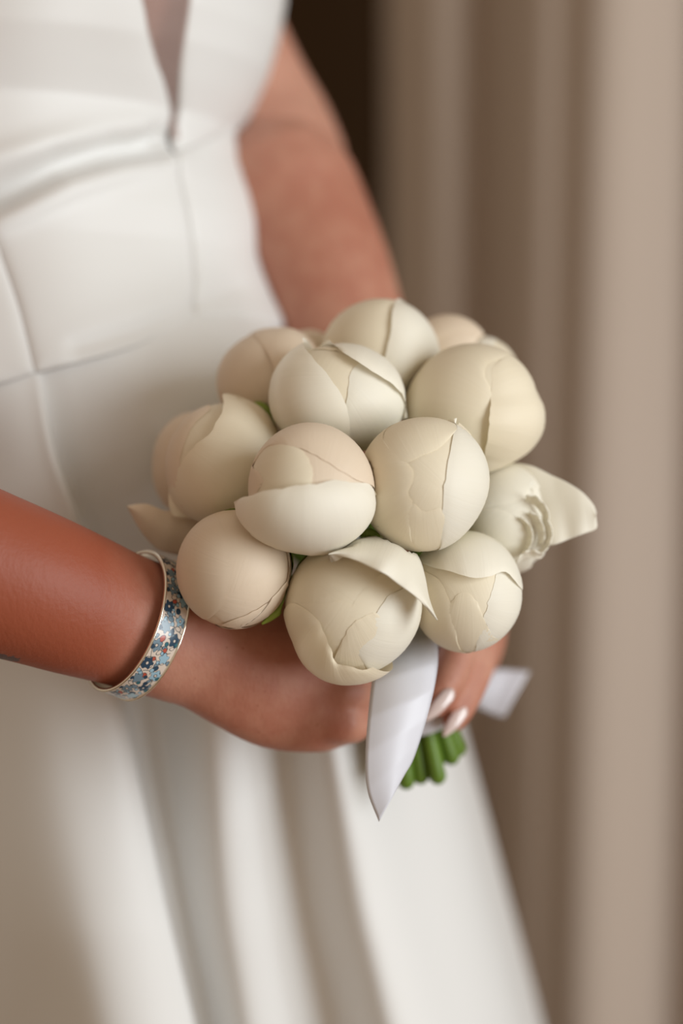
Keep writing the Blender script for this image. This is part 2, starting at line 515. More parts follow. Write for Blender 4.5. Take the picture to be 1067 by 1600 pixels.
    for (x, y, d, r_, k_) in [(440, 120, 1.29, .07, .5), (770, 1000, 1.10, .02, .5), (590, 1110, 1.06, .014, .3), (270, 1075, 1.03, .02, .35)]:  # paler skin patches; the one on the upper arm paints its lit top
        pale = np.maximum(pale, k_ * np.exp(-(np.linalg.norm(co - P(x, y, d), axis=1) / r_) ** 2))
    for nm, arr in (('redness', red), ('paleness', pale)):
        a = me.attributes.new(nm, 'FLOAT', 'POINT'); a.data.foreach_set('value', arr)
    o.parent = parent
    o.matrix_parent_inverse = parent.matrix_world.inverted()
    # fingernails of the left hand
    def nail(a, b, w, push):
        A, B = P(*a), P(*b)
        t = nrm(B - A); s_ = nrm(np.cross(t, -FWD)); up = np.cross(s_, t)
        if up @ FWD > 0: up = -up
        n1, n2 = 16, 9
        G = np.zeros((n1, n2, 3))
        L = np.linalg.norm(B - A)
        for i in range(n1):
            u = i / (n1 - 1)
            ww = w * (min(1, (u / 0.16) ** 0.5) if u < .16 else 1 - max(0, (u - .45) / .55) ** 2.2 * 0.88)
            for j in range(n2):
                v = j / (n2 - 1) * 2 - 1
                G[i, j] = A + t * u * L + s_ * v * ww + up * (push - 0.30 * w * v * v + 0.0012 * math.sin(u * math.pi))
        return grid_obj('fingernail', G, M['nail'], o, thick=0.0006)
    nail((706, 1078, 1.0915), (661, 1127, 1.088), .0030, 0.004)
    nail((725, 1104, 1.1035), (690, 1152, 1.099), .0029, 0.004)
    nail((728, 1085, 1.134), (706, 1122, 1.131), .0029, 0.003)
    return o

# ------------------------------------------------------------------ dress
def seg_dist(px, py, pts):
    p = np.array([px, py], float); best = 1e9; side = 0
    for a, b in zip(pts[:-1], pts[1:]):
        a, b = np.array(a, float), np.array(b, float)
        t = np.clip((p - a) @ (b - a) / ((b - a) @ (b - a)), 0, 1)
        d = np.linalg.norm(p - a - t * (b - a))
        if d < best: best = d
    return best

FOLD_MAIN = [(-320, 440), (-150, 372), (0, 305), (90, 258), (170, 234), (240, 226)]
FOLD_UP = [(-320, 330), (-100, 275), (0, 250), (110, 221), (210, 205)]
FOLD_LOW = [(-320, 500), (-100, 395), (20, 338), (110, 290), (200, 262), (262, 246)]
BELLY = [(120, 545), (220, 515), (300, 480), (360, 450)]
def dress_off(px, py):
    d = 0.004
    d -= 0.0150 * math.exp(-(seg_dist(px, py, FOLD_MAIN) / 25) ** 2)
    d += 0.0050 * math.exp(-(seg_dist(px, py, FOLD_UP) / 22) ** 2)
    d += 0.0042 * math.exp(-(seg_dist(px, py, FOLD_LOW) / 20) ** 2)
    d -= 0.0022 * math.exp(-(seg_dist(px, py, BELLY) / 18) ** 2)
    d += 0.0012 * math.sin(px * .021 + py * .013) * math.sin(py * .017 - px * .008 + 1)
    return d

def coons(top, bottom, left, right, n, m):
    T, B = resample(top, n), resample(bottom, n)
    L, R = resample(left, m), resample(right, m)
    u = np.linspace(0, 1, n)[:, None, None]; v = np.linspace(0, 1, m)[None, :, None]
    S = (1 - v) * T[:, None] + v * B[:, None] + (1 - u) * L[None] + u * R[None]
    C = (1 - u) * (1 - v) * T[0] + u * (1 - v) * T[-1] + (1 - u) * v * B[0] + u * v * B[-1]
    return S - C

def panel(name, top, bottom, left, right, parent, n=60, m=60, mat='dress', pinch=0.0022, off=0.0, free=()):
    S = coons(top, bottom, left, right, n, m)
    G = np.zeros((n, m, 3))
    for i in range(n):
        for j in range(m):
            px, py = S[i, j]
            e = 1e9
            if 'l' not in free: e = min(e, i / (n - 1) * 300)
            if 'r' not in free: e = min(e, (1 - i / (n - 1)) * 300)
            if 't' not in free: e = min(e, j / (m - 1) * 300)
            if 'b' not in free: e = min(e, (1 - j / (m - 1)) * 300)
            G[i, j] = torso_px(px, py, dress_off(px, py) + off - pinch * math.exp(-e / 9.0))
    return grid_obj(name, G, M[mat], parent, thick=0.0012)

SIL = lambda y0, y1, n: [(float(np.interp(y, TR[:, 0], TR[:, 1])) - 5, y) for y in np.linspace(y0, y1, n)]

def build_dress(root):
    dr = empty('gown', P(60, 560, 1.25))
    dr.parent = root; dr.matrix_parent_inverse = root.matrix_world.inverted()
    vl = [(150, -260), (190, -100), (216, 0), (240, 90), (257, 165), (265, 217)]
    vr = [(312, -260), (300, -100), (290, 0), (277, 90), (271, 150), (268, 217)]
    LX = -258
    panel('bodice_cup', [(LX, -260), (-90, -260), (150, -260)], [(LX, 412), (-150, 362), (0, 315), (110, 272), (200, 250), (265, 240)],
          [(LX, -260), (LX, 420)], vl + [(265, 240)], dr, 80, 80, free='lt')
    panel('bodice_cup', [(312, -260), (430, -260)], [(268, 240), (310, 222), (355, 200)], vr + [(268, 240)], SIL(-260, 200, 12), dr, 50, 80, free='rt')
    panel('bodice_panel', [(LX, 420), (-150, 360), (-24, 323)], [(LX, 640), (-150, 628), (0, 600), (55, 583)], [(LX, 420), (LX, 640)],
          [(-24, 323), (0, 395), (30, 482), (55, 583)], dr, 50, 50, free='l')
    panel('bodice_panel', [(-24, 323), (20, 308), (110, 272), (200, 250), (267, 240)], [(55, 583), (140, 562), (220, 538), (303, 496)],
          [(-24, 323), (0, 395), (30, 482), (55, 583)], [(267, 240), (284, 330), (296, 420), (303, 496)], dr, 70, 70)
    panel('bodice_panel', [(267, 240), (310, 222), (355, 200)], [(303, 496), (380, 500), (448, 518)], [(267, 240), (284, 330), (296, 420), (303, 496)],
          SIL(200, 518, 14), dr, 50, 60, free='r')
    # back of the bodice
    n, m = 60, 50
    G = np.zeros((n, m, 3))
    for j, y in enumerate(np.linspace(-260, 640, m)):
        th0 = torso_row(y)[4]
        y_ = y
        for i, t in enumerate(np.linspace(th0 + 0.25, th0 - math.pi - 1.35, n)):
            G[i, j] = torso_th(t, y_, 0.0022)
    grid_obj('bodice_back', G, M['dress'], dr, thick=0.0012)
    # net inset in the neckline
    S = coons([(148, -260), (314, -260)], [(262, 222), (271, 222)], [(p[0] - 5, p[1]) for p in vl], [(p[0] + 5, p[1]) for p in vr], 24, 60)
    G = np.array([[torso_px(*S[i, j], 0.0030) for j in range(60)] for i in range(24)])
    grid_obj('neckline_net', G, M['tulle'], dr)
    # skirt: sections down the fall of the cloth, points (x, y, distance)
    def on(px, py, o=0.003):
        q = torso_px(px, py, o) - CAMP
        return (px, py, float(q @ FWD))
    top = [on(p[0], p[1] - 16, 0.0005) for p in ((-258, 645), (-180, 634), (-90, 618), (0, 600), (40, 587), (55, 582), (60, 581), (100, 572), (160, 557), (215, 540), (270, 514), (320, 493), (360, 494), (405, 502), (440, 508))] + [(452, 500, 1.29)]
    r700 = [(-290, 722, 1.205), (-205, 720, 1.160), (-110, 715, 1.128), (0, 712, 1.113), (60, 706, 1.110), (83, 704, 1.111), (87, 703, 1.128), (130, 690, 1.130), (190, 675, 1.133), (250, 655, 1.135), (310, 630, 1.14), (360, 615, 1.145), (410, 610, 1.155), (460, 610, 1.18), (505, 612, 1.22), (530, 614, 1.30)]
    r820 = [(-370, 840, 1.19), (-240, 835, 1.16), (-120, 832, 1.130), (0, 828, 1.112), (90, 822, 1.108), (122, 820, 1.110), (128, 820, 1.138), (165, 815, 1.140), (220, 805, 1.140), (290, 790, 1.14), (350, 770, 1.14), (400, 755, 1.142), (455, 745, 1.15), (520, 740, 1.18), (580, 740, 1.23), (610, 740, 1.32)]
    r1120 = [(-420, 1130, 1.22), (-290, 1128, 1.19), (-140, 1125, 1.165), (-10, 1122, 1.132), (90, 1120, 1.116), (186, 1116, 1.122), (193, 1116, 1.158), (222, 1116, 1.168), (262, 1116, 1.168), (325, 1112, 1.135), (390, 1110, 1.140), (445, 1110, 1.15), (515, 1108, 1.122), (600, 1105, 1.165), (680, 1100, 1.23), (712, 1100, 1.34)]
    r1400 = [(-500, 1420, 1.25), (-340, 1415, 1.225), (-160, 1412, 1.20), (0, 1408, 1.150), (130, 1404, 1.122), (245, 1400, 1.135), (252, 1400, 1.170), (278, 1400, 1.176), (296, 1400, 1.176), (352, 1400, 1.150), (425, 1400, 1.16), (480, 1400, 1.168), (566, 1400, 1.14), (660, 1400, 1.18), (752, 1400, 1.25), (792, 1400, 1.37)]
    r1660 = [(-560, 1680, 1.28), (-380, 1675, 1.26), (-180, 1670, 1.24), (20, 1665, 1.20), (170, 1660, 1.14), (305, 1660, 1.155), (313, 1660, 1.19), (332, 1660, 1.197), (350, 1660, 1.197), (395, 1660, 1.172), (470, 1660, 1.185), (540, 1660, 1.195), (625, 1660, 1.162), (725, 1660, 1.20), (822, 1660, 1.28), (862, 1660, 1.41)]
    rows = [top, r700, r820, r1120, r1400, r1660]
    W = [np.array([P(*p) for p in r]) for r in rows]
    last, prev = W[-1], W[-2]
    floor_row = last + (last - prev) * (last[:, 2:3] / (prev[:, 2:3] - last[:, 2:3])) * 0.98
    floor_row[:, 2] = 0.006
    W.append(floor_row)
    n, m = 190, 150
    front = []
    for r in W:   # monotone in the feature number, so the folds line up from row to row
        k = len(r)
        uu = np.linspace(0, k - 1, n)
        q = np.vstack([2 * r[0] - r[1], r, 2 * r[-1] - r[-2]])
        i = np.minimum(uu.astype(int), k - 2); t = (uu - i)[:, None]
        a, b, c, d = q[i], q[i + 1], q[i + 2], q[i + 3]
        front.append(0.5 * (2 * b + (c - a) * t + (2 * a - 5 * b + 4 * c - d) * t**2 + (3 * b - a - 3 * c + d) * t**3))
    full = []
    for f in front:      # close the cloth round the back
        A, B = f[-1], f[0]
        c = 0.5 * (A + B)
        ax = A - c
        dep = np.array([0.28 * -ax[1] / 1.0, 1.0, 0]); dep = nrm(np.array([-ax[1], ax[0], 0.0]))
        if dep[1] < 0: dep = -dep
        h = np.linalg.norm(ax) * 0.85
        a = np.linspace(0, math.pi, 70)[1:-1]
        back = c + np.cos(a)[:, None] * ax + np.sin(a)[:, None] * dep * h * (1 + 0.05 * np.sin(a * 14))[:, None]
        full.append(np.vstack([f, back]))
    full = np.array(full)
    key = np.array([0, 1, 2, 4.4, 6.8, 9.0, 15.0])
    kk = np.linspace(0, 15.0, m)
    G = np.zeros((full.shape[1], m, 3))
    # smooth down the fall: Catmull-Rom on uneven keys through tangents
    tang = np.zeros_like(full)
    for i in range(len(key)):
        i0, i1 = max(0, i - 1), min(len(key) - 1, i + 1)
        tang[i] = (full[i1] - full[i0]) / (key[i1] - key[i0])
    for j, x in enumerate(kk):
        i = min(np.searchsorted(key, x, side='right') - 1, len(key) - 2)
        hh = key[i + 1] - key[i]; t = (x - key[i]) / hh
        G[:, j] = (2 * t**3 - 3 * t**2 + 1) * full[i] + (t**3 - 2 * t**2 + t) * hh * tang[i] + (-2 * t**3 + 3 * t**2) * full[i + 1] + (t**3 - t**2) * hh * tang[i + 1]
    grid_obj('skirt', G, M['dress'], dr, close_n=True, thick=0.0014)

person = empty('person', (P(60, 800, 1.25)[0], P(60, 800, 1.25)[1], 0.0),
               'person in sleeveless ivory satin gown holding the peonies before the waist with both hands', 'person')
body = build_body(person)
build_dress(person)

# ------------------------------------------------------------------ bangle
def bangle():
    root = empty('bangle', P(215, 976, 1.046), 'rigid bangle with blue and red flower print and shiny rims on the wrist', 'bracelet')
    c = P(214, 977, 1.046)
    ax = nrm(P(240, 984, 1.037) - P(120, 943, 1.0135))
    ax = nrm(ax - 0.06 * UP)
    s = nrm(UP - (UP @ ax) * ax); nn = np.cross(ax, s)
    if nn @ FWD > 0: nn = -nn
    ra, rb, w = 0.0318, 0.0266, 0.0128
    N, Mv = 720, 90
    a = np.linspace(0, 2 * math.pi, N, endpoint=False)     # 90 degrees = toward the camera
    def pos(aa, ww, rr=0.0):
        rr = np.asarray(rr)
        return c + (np.cos(aa) * (ra + rr))[..., None] * s + (np.sin(aa) * (rb + rr))[..., None] * nn + ww[..., None] * ax
    v = np.linspace(-w / 2, w / 2, Mv)
    A, Vv = np.meshgrid(a, v, indexing='ij')
    G = pos(A, Vv, 0.0004 * (1 - (2 * Vv / w) ** 2))
    o = grid_obj('printed_band', G, M['print'], root, close_n=True, uv=False)
    # the print: leaves, berries and blossoms laid on cream; x runs down the band in mm, y across it
    X = (A * 0.029 * 1000); Y = Vv * 1000
    colr = np.ones((N, Mv, 3)) * np.array([0.62, 0.52, 0.44])
    def blob(x, y, r, col, petals=0, ph=0.0, heart=None, outline=True, sx=1.0, rot=0.0):
        dx, dy = X - x, Y - y
        xr, yr = dx * math.cos(rot) + dy * math.sin(rot), -dx * math.sin(rot) + dy * math.cos(rot)
        xr = xr / sx
        d = np.hypot(xr, yr); t = np.arctan2(yr, xr)
        R_ = r * (1 + (0.2 * np.cos(petals * t + ph) if petals else 0))
        if outline:
            colr[d < R_ + 0.2] = (0.018, 0.035, 0.05)
        colr[d < R_] = col
        if heart is not None:
            colr[d < r * 0.36] = (0.02, 0.04, 0.06)
            colr[d < r * 0.24] = heart
    def twig(x0, y0, x1, y1, bend):
        for t in np.linspace(0, 1, 40):
            x = x0 + (x1 - x0) * t - bend * (y1 - y0) * math.sin(t * math.pi); y = y0 + (y1 - y0) * t + bend * (x1 - x0) * math.sin(t * math.pi)
            colr[np.hypot(X - x, Y - y) < 0.16] = (0.03, 0.05, 0.06)
    NAVY, SLATE, PALE, RED, TEAL = (0.012, 0.045, 0.085), (0.15, 0.22, 0.27), (0.28, 0.43, 0.52), (0.42, 0.07, 0.04), (0.02, 0.12, 0.15)
    r_ = random.Random(5)
    full_len = 2 * math.pi * 29
    x = 0.0
    while x < full_len:
        for _ in range(2):
            twig(x + r_.uniform(-2, 2), r_.uniform(-6, 6), x + r_.uniform(1, 6), r_.uniform(-6, 6), r_.uniform(-.5, .5))
        for _ in range(3):
            blob(x + r_.uniform(0, 4), r_.uniform(-6, 6), r_.uniform(.55, .85), r_.choice([(0.62, 0.52, 0.44), SLATE, PALE]), sx=1.7, rot=r_.uniform(0, 3))
        x += 4.0
    mot = [(-4.6, -3.4, 2.0, NAVY, 5), (-1.2, 3.6, 1.6, SLATE, 5), (3.0, -3.0, 1.5, SLATE, 6), (4.6, 2.0, 1.1, TEAL, 0)]
    x = 2.0
    i = 0
    big = [NAVY, SLATE, PALE, NAVY, PALE, SLATE]
    while x < full_len:
        y = -3.2 if i % 2 else 3.2
        cc = big[i % 6]
        blob(x, y + r_.uniform(-.6, .6), r_.uniform(1.8, 2.4), cc, 5 + i % 2, r_.uniform(0, 6), (0.62, 0.52, 0.44) if i % 3 != 2 else None)
        blob(x + r_.uniform(.5, 1.6), -y * .55 + r_.uniform(-.8, .8), r_.uniform(.75, 1.15), RED if (i % 4 == 0 or 12 < i < 15) else (NAVY if i % 2 else SLATE), 0, 0, None, True, r_.choice([1, 1.4]), r_.uniform(0, 3))
        blob(x + 2.2, y * 0.1 + r_.uniform(-1, 1), r_.uniform(.6, .9), r_.choice([NAVY, PALE, TEAL]), 0)
        if i % 2: blob(x + 1.0, -5.2, .8, NAVY, 4)
        else: blob(x + 1.2, 5.4, .8, r_.choice([TEAL, SLATE]), 4)
        x += 4.0; i += 1
    ca = o.data.color_attributes.new('print', 'FLOAT_COLOR', 'POINT')
    ca.data.foreach_set('color', np.concatenate([colr, np.ones((N, Mv, 1))], -1).ravel())
    # inner metal shell and the two rims
    Gi = pos(np.repeat(a[:, None], 4, 1), np.repeat(np.linspace(-w / 2, w / 2, 4)[None], N, 0), -0.0011)
    grid_obj('inner_shell', Gi[::3], M['metal'], root, close_n=True, uv=False)
    for sg in (-1, 1):
        k = 10
        b = np.linspace(0, 2 * math.pi, k, endpoint=False)
        Aa, Bb = np.meshgrid(a[::3], b, indexing='ij')
        Gr = pos(Aa, sg * (w / 2 + 0.0001) + 0.00062 * np.sin(Bb), -0.0002 + 0.00095 * np.cos(Bb))
        grid_obj('rim', Gr, M['metal'], root, close_n=True, close_m=True, uv=False)
bangle()

# ------------------------------------------------------------------ peonies
BIND = P(645, 1085, 1.118)
HUB = P(595, 800, 1.10)
STEM_AX = nrm(P(664, 1200, 1.130) - P(632, 1010, 1.112))
PALM = [nrm(np.cross(STEM_AX, FWD)), None]
PALM[1] = np.cross(STEM_AX, PALM[0])
BUDS = []

class Bud:
    def __init__(self, label, cx, cy, rx, ry, d, tilt=(0, 0), mat='petal', seed=0, rz=None, wrap=True, sepals=True):
        rx, ry = 1.03 * rx, 1.03 * ry
        self.cx, self.cy, self.rx, self.ry, self.d = cx, cy, rx, ry, d
        self.sc = d / F
        self.c = P(cx, cy, d)
        self.z = nrm(CAMP - self.c)
        self.x = nrm(RIGHT - (RIGHT @ self.z) * self.z)
        self.y = np.cross(self.z, self.x)
        self.R = np.array([rx, ry, rz if rz else 0.95 * 0.5 * (rx + ry)]) * self.sc
        self.ax = nrm(np.array([tilt[0], tilt[1], 1.0]))       # in the bud's own frame: x right, y up, z toward the viewer
        self.u = nrm(np.array([1.0, 0, 0]) - self.ax[0] * self.ax)
        self.v = np.cross(self.ax, self.u)
        BUDS.append(self)
        self.mat = M[mat]
        self.rs = np.random.default_rng(100 + seed)
        self.lump = (nrm(self.rs.normal(size=(5, 3))).T * np.array([0.6, 0.8, 1.0, 1.3, 1.6]), self.rs.uniform(0, 6, 5), np.array([0.020, 0.017, 0.015, 0.009, 0.006]))
        basep = self.world(-self.ax[None] * 1.0)[0]
        self.root = empty('peony', basep, label, 'flower', 'white peony buds in the bouquet')
        # heart of the bud
        n, m = 28, 36
        th = np.linspace(0.02, math.pi - 0.02, n); ph = np.linspace(0, 2 * math.pi, m, endpoint=False)
        T, Ph = np.meshgrid(th, ph, indexing='ij')
        D = np.sin(T)[..., None] * (np.cos(Ph)[..., None] * self.u + np.sin(Ph)[..., None] * self.v) + np.cos(T)[..., None] * self.ax
        V, Fc = closed_tube(self.world(D * 0.965))
        mesh_obj('bud_core', V, Fc, M['core'], self.root)
        if wrap:
            k = 4; p0 = self.rs.uniform(0, 6.28)
            for i in range(k):
                az = p0 + i * 2 * math.pi / k
                s = np.linspace(-1, 1, 9)
                e = []
                for q in s:
                    fx, fy = -0.62 + 0.15 * i + 0.5 * q * q + self.rs.uniform(-.03, .03), 1.05 * q
                    tt = math.hypot(fx, fy); aa = az + math.atan2(fy, fx)
                    e.append(math.sin(tt) * (math.cos(aa) * self.u + math.sin(aa) * self.v) + math.cos(tt) * self.ax)
                self._petal(math.degrees(az), 58, np.array(e), np.ones(9), i * 0.35, 0.0, self.mat, self.R, self.c, ruffle=0.0)
        # green sepals at the base
        if sepals:
            p0 = self.rs.uniform(0, 6.28)
            for i in range(4):
                az = p0 + i * math.pi / 2
                e = []
                for q in np.linspace(-1, 1, 9):
                    tt = math.radians(112 + 32 * abs(q) ** 1.5); aa = az + q * 0.55
                    e.append(math.sin(tt) * (math.cos(aa) * self.u + math.sin(aa) * self.v) + math.cos(tt) * self.ax)
                self._petal(math.degrees(az), 34, np.array(e), np.ones(9) * 1.03, 2, 0.0, M['sepal'], self.R, self.c, 'sepal', n=12, m=10, ruffle=0.0)
        self.basep = basep
        self.back = -(self.ax[0] * self.x + self.ax[1] * self.y + self.ax[2] * self.z)

    def stem(self, slot):
        a, r = slot
        off = (PALM[0] * math.cos(a) + PALM[1] * math.sin(a)) * r
        p1 = BIND - STEM_AX * 0.030 + off
        p2 = BIND + off
        p3 = BIND + STEM_AX * (0.040 - 0.004 * (int(a * 7) % 3)) + off * 1.45
        b = self.basep
        mid = 0.55 * (b + self.back * 0.008) + 0.45 * p1
        rad = [.0030, .0029, .0026, .0026, .0028, .0041]
        V, Fc = closed_tube(tube_rings([b, b + self.back * 0.005, mid, p1, p2, p3], [(x, x) for x in rad], PALM[0] + 0.01, 12, 36))
        mesh_obj('stem', V, Fc, M['stem'], self.root)

    def world(self, D, R=None, c=None):
        R = self.R if R is None else R; c = self.c if c is None else c
        a = (D @ self.lump[0]) * 3.1 + self.lump[1]
        D = D * (1 + (np.sin(a) * self.lump[2]).sum(-1, keepdims=True))
        return c + (D[..., 0:1] * R[0]) * self.x + (D[..., 1:2] * R[1]) * self.y + (D[..., 2:3] * R[2]) * self.z

    def _petal(self, az, w, E, lift, layer, open_, mat, R, c, name='petal', n=30, m=26, ruffle=0.010):
        az, w = math.radians(az), math.radians(w)
        nE = len(E)
        EL = resample(np.hstack([E, np.asarray(lift)[:, None]]), n)
        E, lift = nrm(EL[:, :3]), EL[:, 3]
        s = np.linspace(-1, 1, n); t = np.linspace(0, 1, m)
        al = az + s * w
        Q = np.cos(al)[:, None] * self.u + np.sin(al)[:, None] * self.v
        B = nrm(-self.ax + 0.22 * Q)
        tt = t[None, :, None]
        D = (1 - tt) ** 2 * B[:, None] + 2 * tt * (1 - tt) * 0.95 * Q[:, None] + tt ** 2 * E[:, None]
        D = nrm(D)
        f1, f2 = self.rs.uniform(7, 13), self.rs.uniform(15, 24); p1, p2 = self.rs.uniform(0, 6, 2)
        wav = (np.sin(s * f1 + p1) * 0.6 + np.sin(s * f2 + p2) * 0.4)[:, None]
        b1, b2 = self.rs.uniform(0, 6, 2)
        roll = np.clip((t[None] - 0.90) / 0.10, 0, 1) ** 2
        rise = layer * (0.003 + 0.007 * np.clip((t[None] - .25) / .5, 0, 1) * (1 - 0.9 * roll))
        if ruffle > 0:      # long shallow folds that run from base to edge
            for _ in range(6):
                a0, wd, am = self.rs.uniform(-.9, .9), self.rs.uniform(.05, .13), self.rs.uniform(-.016, .012)
                rise = rise + am * np.exp(-((s[:, None] - a0 - .1 * (1 - t[None])) / wd) ** 2) * np.clip((t[None] - .35) / .6, 0, 1) ** 2
        own = 0.011 * np.sin(2.1 * s[:, None] + b1) * np.sin(2.6 * t[None] + b2) * (1 - roll) * (ruffle > 0)
        rad = (1 + rise + own) * (1 + (lift[:, None] - 1) * t[None] ** 2.6) + open_ * t[None] ** 5 + ruffle * wav * t[None] ** 5 + 0.004 * np.sin(s * 26 + p2)[:, None] * (t[None] ** 2) * (ruffle > 0)
        rad = rad - 0.008 * np.abs(s)[:, None] ** 8 * (1 - t[None] ** 4)          # side edges tuck in
        Wp = self.world(D * rad[..., None], R, c)
        if c is not self.c:          # a petal with a curve of its own lies on the bud, never inside it
            q = Wp - self.c
            q = np.stack([q @ self.x, q @ self.y, q @ self.z], -1) / self.R
            ln = np.linalg.norm(q, axis=-1, keepdims=True)
            dr = q / ln
            a = (dr @ self.lump[0]) * 3.1 + self.lump[1]
            low = (1 + (np.sin(a) * self.lump[2]).sum(-1, keepdims=True) ) * (1 + 0.006 + 0.006 * layer + 0.028 * np.clip((t[None, :, None] - .3), 0, 1) * (1 - 0.92 * np.clip((t[None, :, None] - .86) / .14, 0, 1) ** 2))
            k_ = 0.012
            ln2 = 0.5 * (ln + low + np.sqrt((ln - low) ** 2 + k_ ** 2))
            q = dr * ln2 * self.R
            Wp = self.c + q[..., 0:1] * self.x + q[..., 1:2] * self.y + q[..., 2:3] * self.z
        return grid_obj(name, Wp, mat, self.root)

    def petal(self, az, w, edge, layer=2, open_=0.012, mat=None, c=None, r=None, ruffle=0.003, jit=0.7):
        open_ = 0.35 * open_ if open_ >= 0.05 else 0.0
        cx, cy = c if c else (self.cx, self.cy)
        rx, ry = r[:2] if r else (self.rx, self.ry)
        C = P(cx, cy, self.d); R = np.array([rx, ry, r[2] if c else self.R[2] / self.sc]) * self.sc
        e = resample(edge, max(24, 3 * len(edge)))
        e = e + self.rs.normal(0, jit, e.shape) * np.sin(np.linspace(0, math.pi, len(e)))[:, None]
        X, Y = (e[:, 0] - cx) / rx, (cy - e[:, 1]) / ry
        X, Y = X / (1 + .007 * layer), Y / (1 + .007 * layer)
        nn = np.hypot(X, Y)
        k = np.maximum(1, nn)
        Z = np.sqrt(np.maximum(0, 1 - (nn / k) ** 2))
        D = np.stack([X / k, Y / k, Z], 1)
        return self._petal(az, w, D, k, layer, open_, M[mat] if mat else self.mat, R, C, ruffle=ruffle)

    def free(self, a, b, da, db, bulge=0.004, mat=None, name='petal', n=40, m=18, wave=0.0006, va=0.0, thick=0.00045):
        """a petal that stands away from the bud: between two edges a (root or top) and b, each with its distances"""
        A, B = resample(a, n), resample(b, n)
        ia = np.linspace(0, 1, n)
        DA = np.interp(ia, np.linspace(0, 1, len(da)), da); DB = np.interp(ia, np.linspace(0, 1, len(db)), db)
        t = np.linspace(0, 1, m)
        ph = self.rs.uniform(0, 6)
        G = np.zeros((n, m, 3))
        for i in range(n):
            for j in range(m):
                p = A[i] * (1 - t[j]) + B[i] * t[j]
                d = DA[i] * (1 - t[j]) + DB[i] * t[j] - bulge * math.sin(t[j] * math.pi) + wave * math.sin(i * .55 + ph) * t[j] ** 2 * math.sin(math.pi * i / (n - 1))
                G[i, j] = P(p[0], p[1], d)
        return grid_obj(name, G, M[mat] if mat else self.mat, self.root, thick=thick, v0=0.6)

# centre left: round dome behind a cupped front petal
b = Bud('peony bud at the bouquet centre with a wide cupped front petal pointing left', 488, 767, 95, 97, 1.010, (0.05, 0.15), 'petal_blush_shade', 1)
b.petal(180, 80, [(440, 685), (472, 706), (484, 722), (489, 745), (480, 775)], 1, 0.02, 'petal')
b.petal(90, 92, [(580, 757), (556, 749), (534, 736), (505, 718), (471, 704), (445, 700), (420, 703), (400, 724)], 2, 0.018)
b.petal(178, 30, [(398, 733), (407, 739), (413, 752), (406, 766)], 2.6, 0.01)
b.petal(-90, 98, [(368, 786), (380, 778), (397, 774), (416, 767), (440, 765), (456, 761), (480, 758), (500, 755), (520, 750), (545, 754), (574, 757), (586, 772)], 2.5, 0.10, 'petal_white', (478, 789), (110, 76, 112), ruffle=0.010)

# centre right
b = Bud('round peony bud right of centre showing a tiny brown speck on its face', 662, 758, 96, 100, 1.026, (0.05, -0.1), 'petal', 2)
b.petal(-95, 60, [(600, 825), (628, 798), (645, 784), (662, 798), (690, 794), (702, 830)], 1, 0.012)
b.petal(190, 85, [(596, 690), (640, 727), (647, 748), (638, 772), (646, 786), (640, 835)], 1.6, 0.02, 'petal')
b.petal(105, 82, [(716, 663), (702, 686), (678, 706), (656, 716), (638, 726), (606, 735), (572, 735)], 1.8, 0.03, 'petal')
b.petal(-5, 78, [(688, 856), (690, 815), (692, 775), (697, 735), (704, 698), (709, 672), (713, 655)], 2.2, 0.0, 'petal_white')

b.free([(552, 836), (566, 828), (580, 826), (594, 834)], [(556, 848), (568, 846), (582, 846), (592, 846)], [1.034, 1.032, 1.034], [1.036, 1.034, 1.036], 0.001, 'sepal', 'sepal', 20, 8, thick=0.0008)
# bottom middle: open bud with white flap
b = Bud('half open peony lowest in the bouquet with a white flap folded over its top', 550, 945, 101, 100, 1.028, (0.0, -0.35), 'petal', 3)
b.petal(-62, 48, [(530, 1010), (541, 988), (548, 976), (562, 966), (586, 957), (606, 972)], 1.0, 0.0, 'petal')
b.petal(-12, 76, [(578, 1050), (556, 1018), (564, 1004), (582, 988), (580, 972), (590, 955), (602, 933), (626, 922), (650, 912)], 2.0, 0.0, 'petal_white')
b.petal(-112, 66, [(459, 955), (478, 942), (490, 950), (500, 966), (506, 985), (517, 1010), (524, 1034), (545, 1040), (568, 1046), (583, 1042)], 2.0, 0.03, None, (549, 984), (92, 81, 99))
b.free([(513, 866), (530, 855), (559, 843), (590, 838), (621, 841), (642, 855), (656, 875), (664, 902), (669, 930), (675, 950), (683, 969)],
       [(513, 866), (540, 871), (559, 877), (580, 887), (602, 897), (620, 911), (640, 925), (653, 936), (664, 948), (683, 969)],
       [1.004, 1.016, 1.022, 1.024, 1.022, 1.020, 1.016, 1.006], [1.004, .998, .992, .989, .990, .994, 1.0, 1.006], 0.006, 'petal_white', wave=0.0016)

# bottom right
b = Bud('peony bud at lower right just above the fingers, its top petal ending in a point', 728, 923, 84, 87, 1.046, (0.25, -0.3), 'petal', 4)
b.petal(-85, 60, [(690, 975), (705, 940), (728, 925), (748, 950), (746, 996)], 1, 0.01)
b.petal(-130, 82, [(650, 886), (685, 905), (703, 935), (708, 962), (714, 988), (717, 1014)], 2, 0.02)
b.petal(-22, 62, [(743, 997), (749, 976), (757, 955), (765, 930), (771, 910), (776, 890)], 1.0, 0.0, 'petal_white')
b.petal(100, 86, [(815, 922), (803, 907), (787, 893), (761, 902), (735, 903), (693, 891), (668, 884), (651, 866)], 1.6, 0.05, 'petal_white', (733, 915), (82, 80, 98))

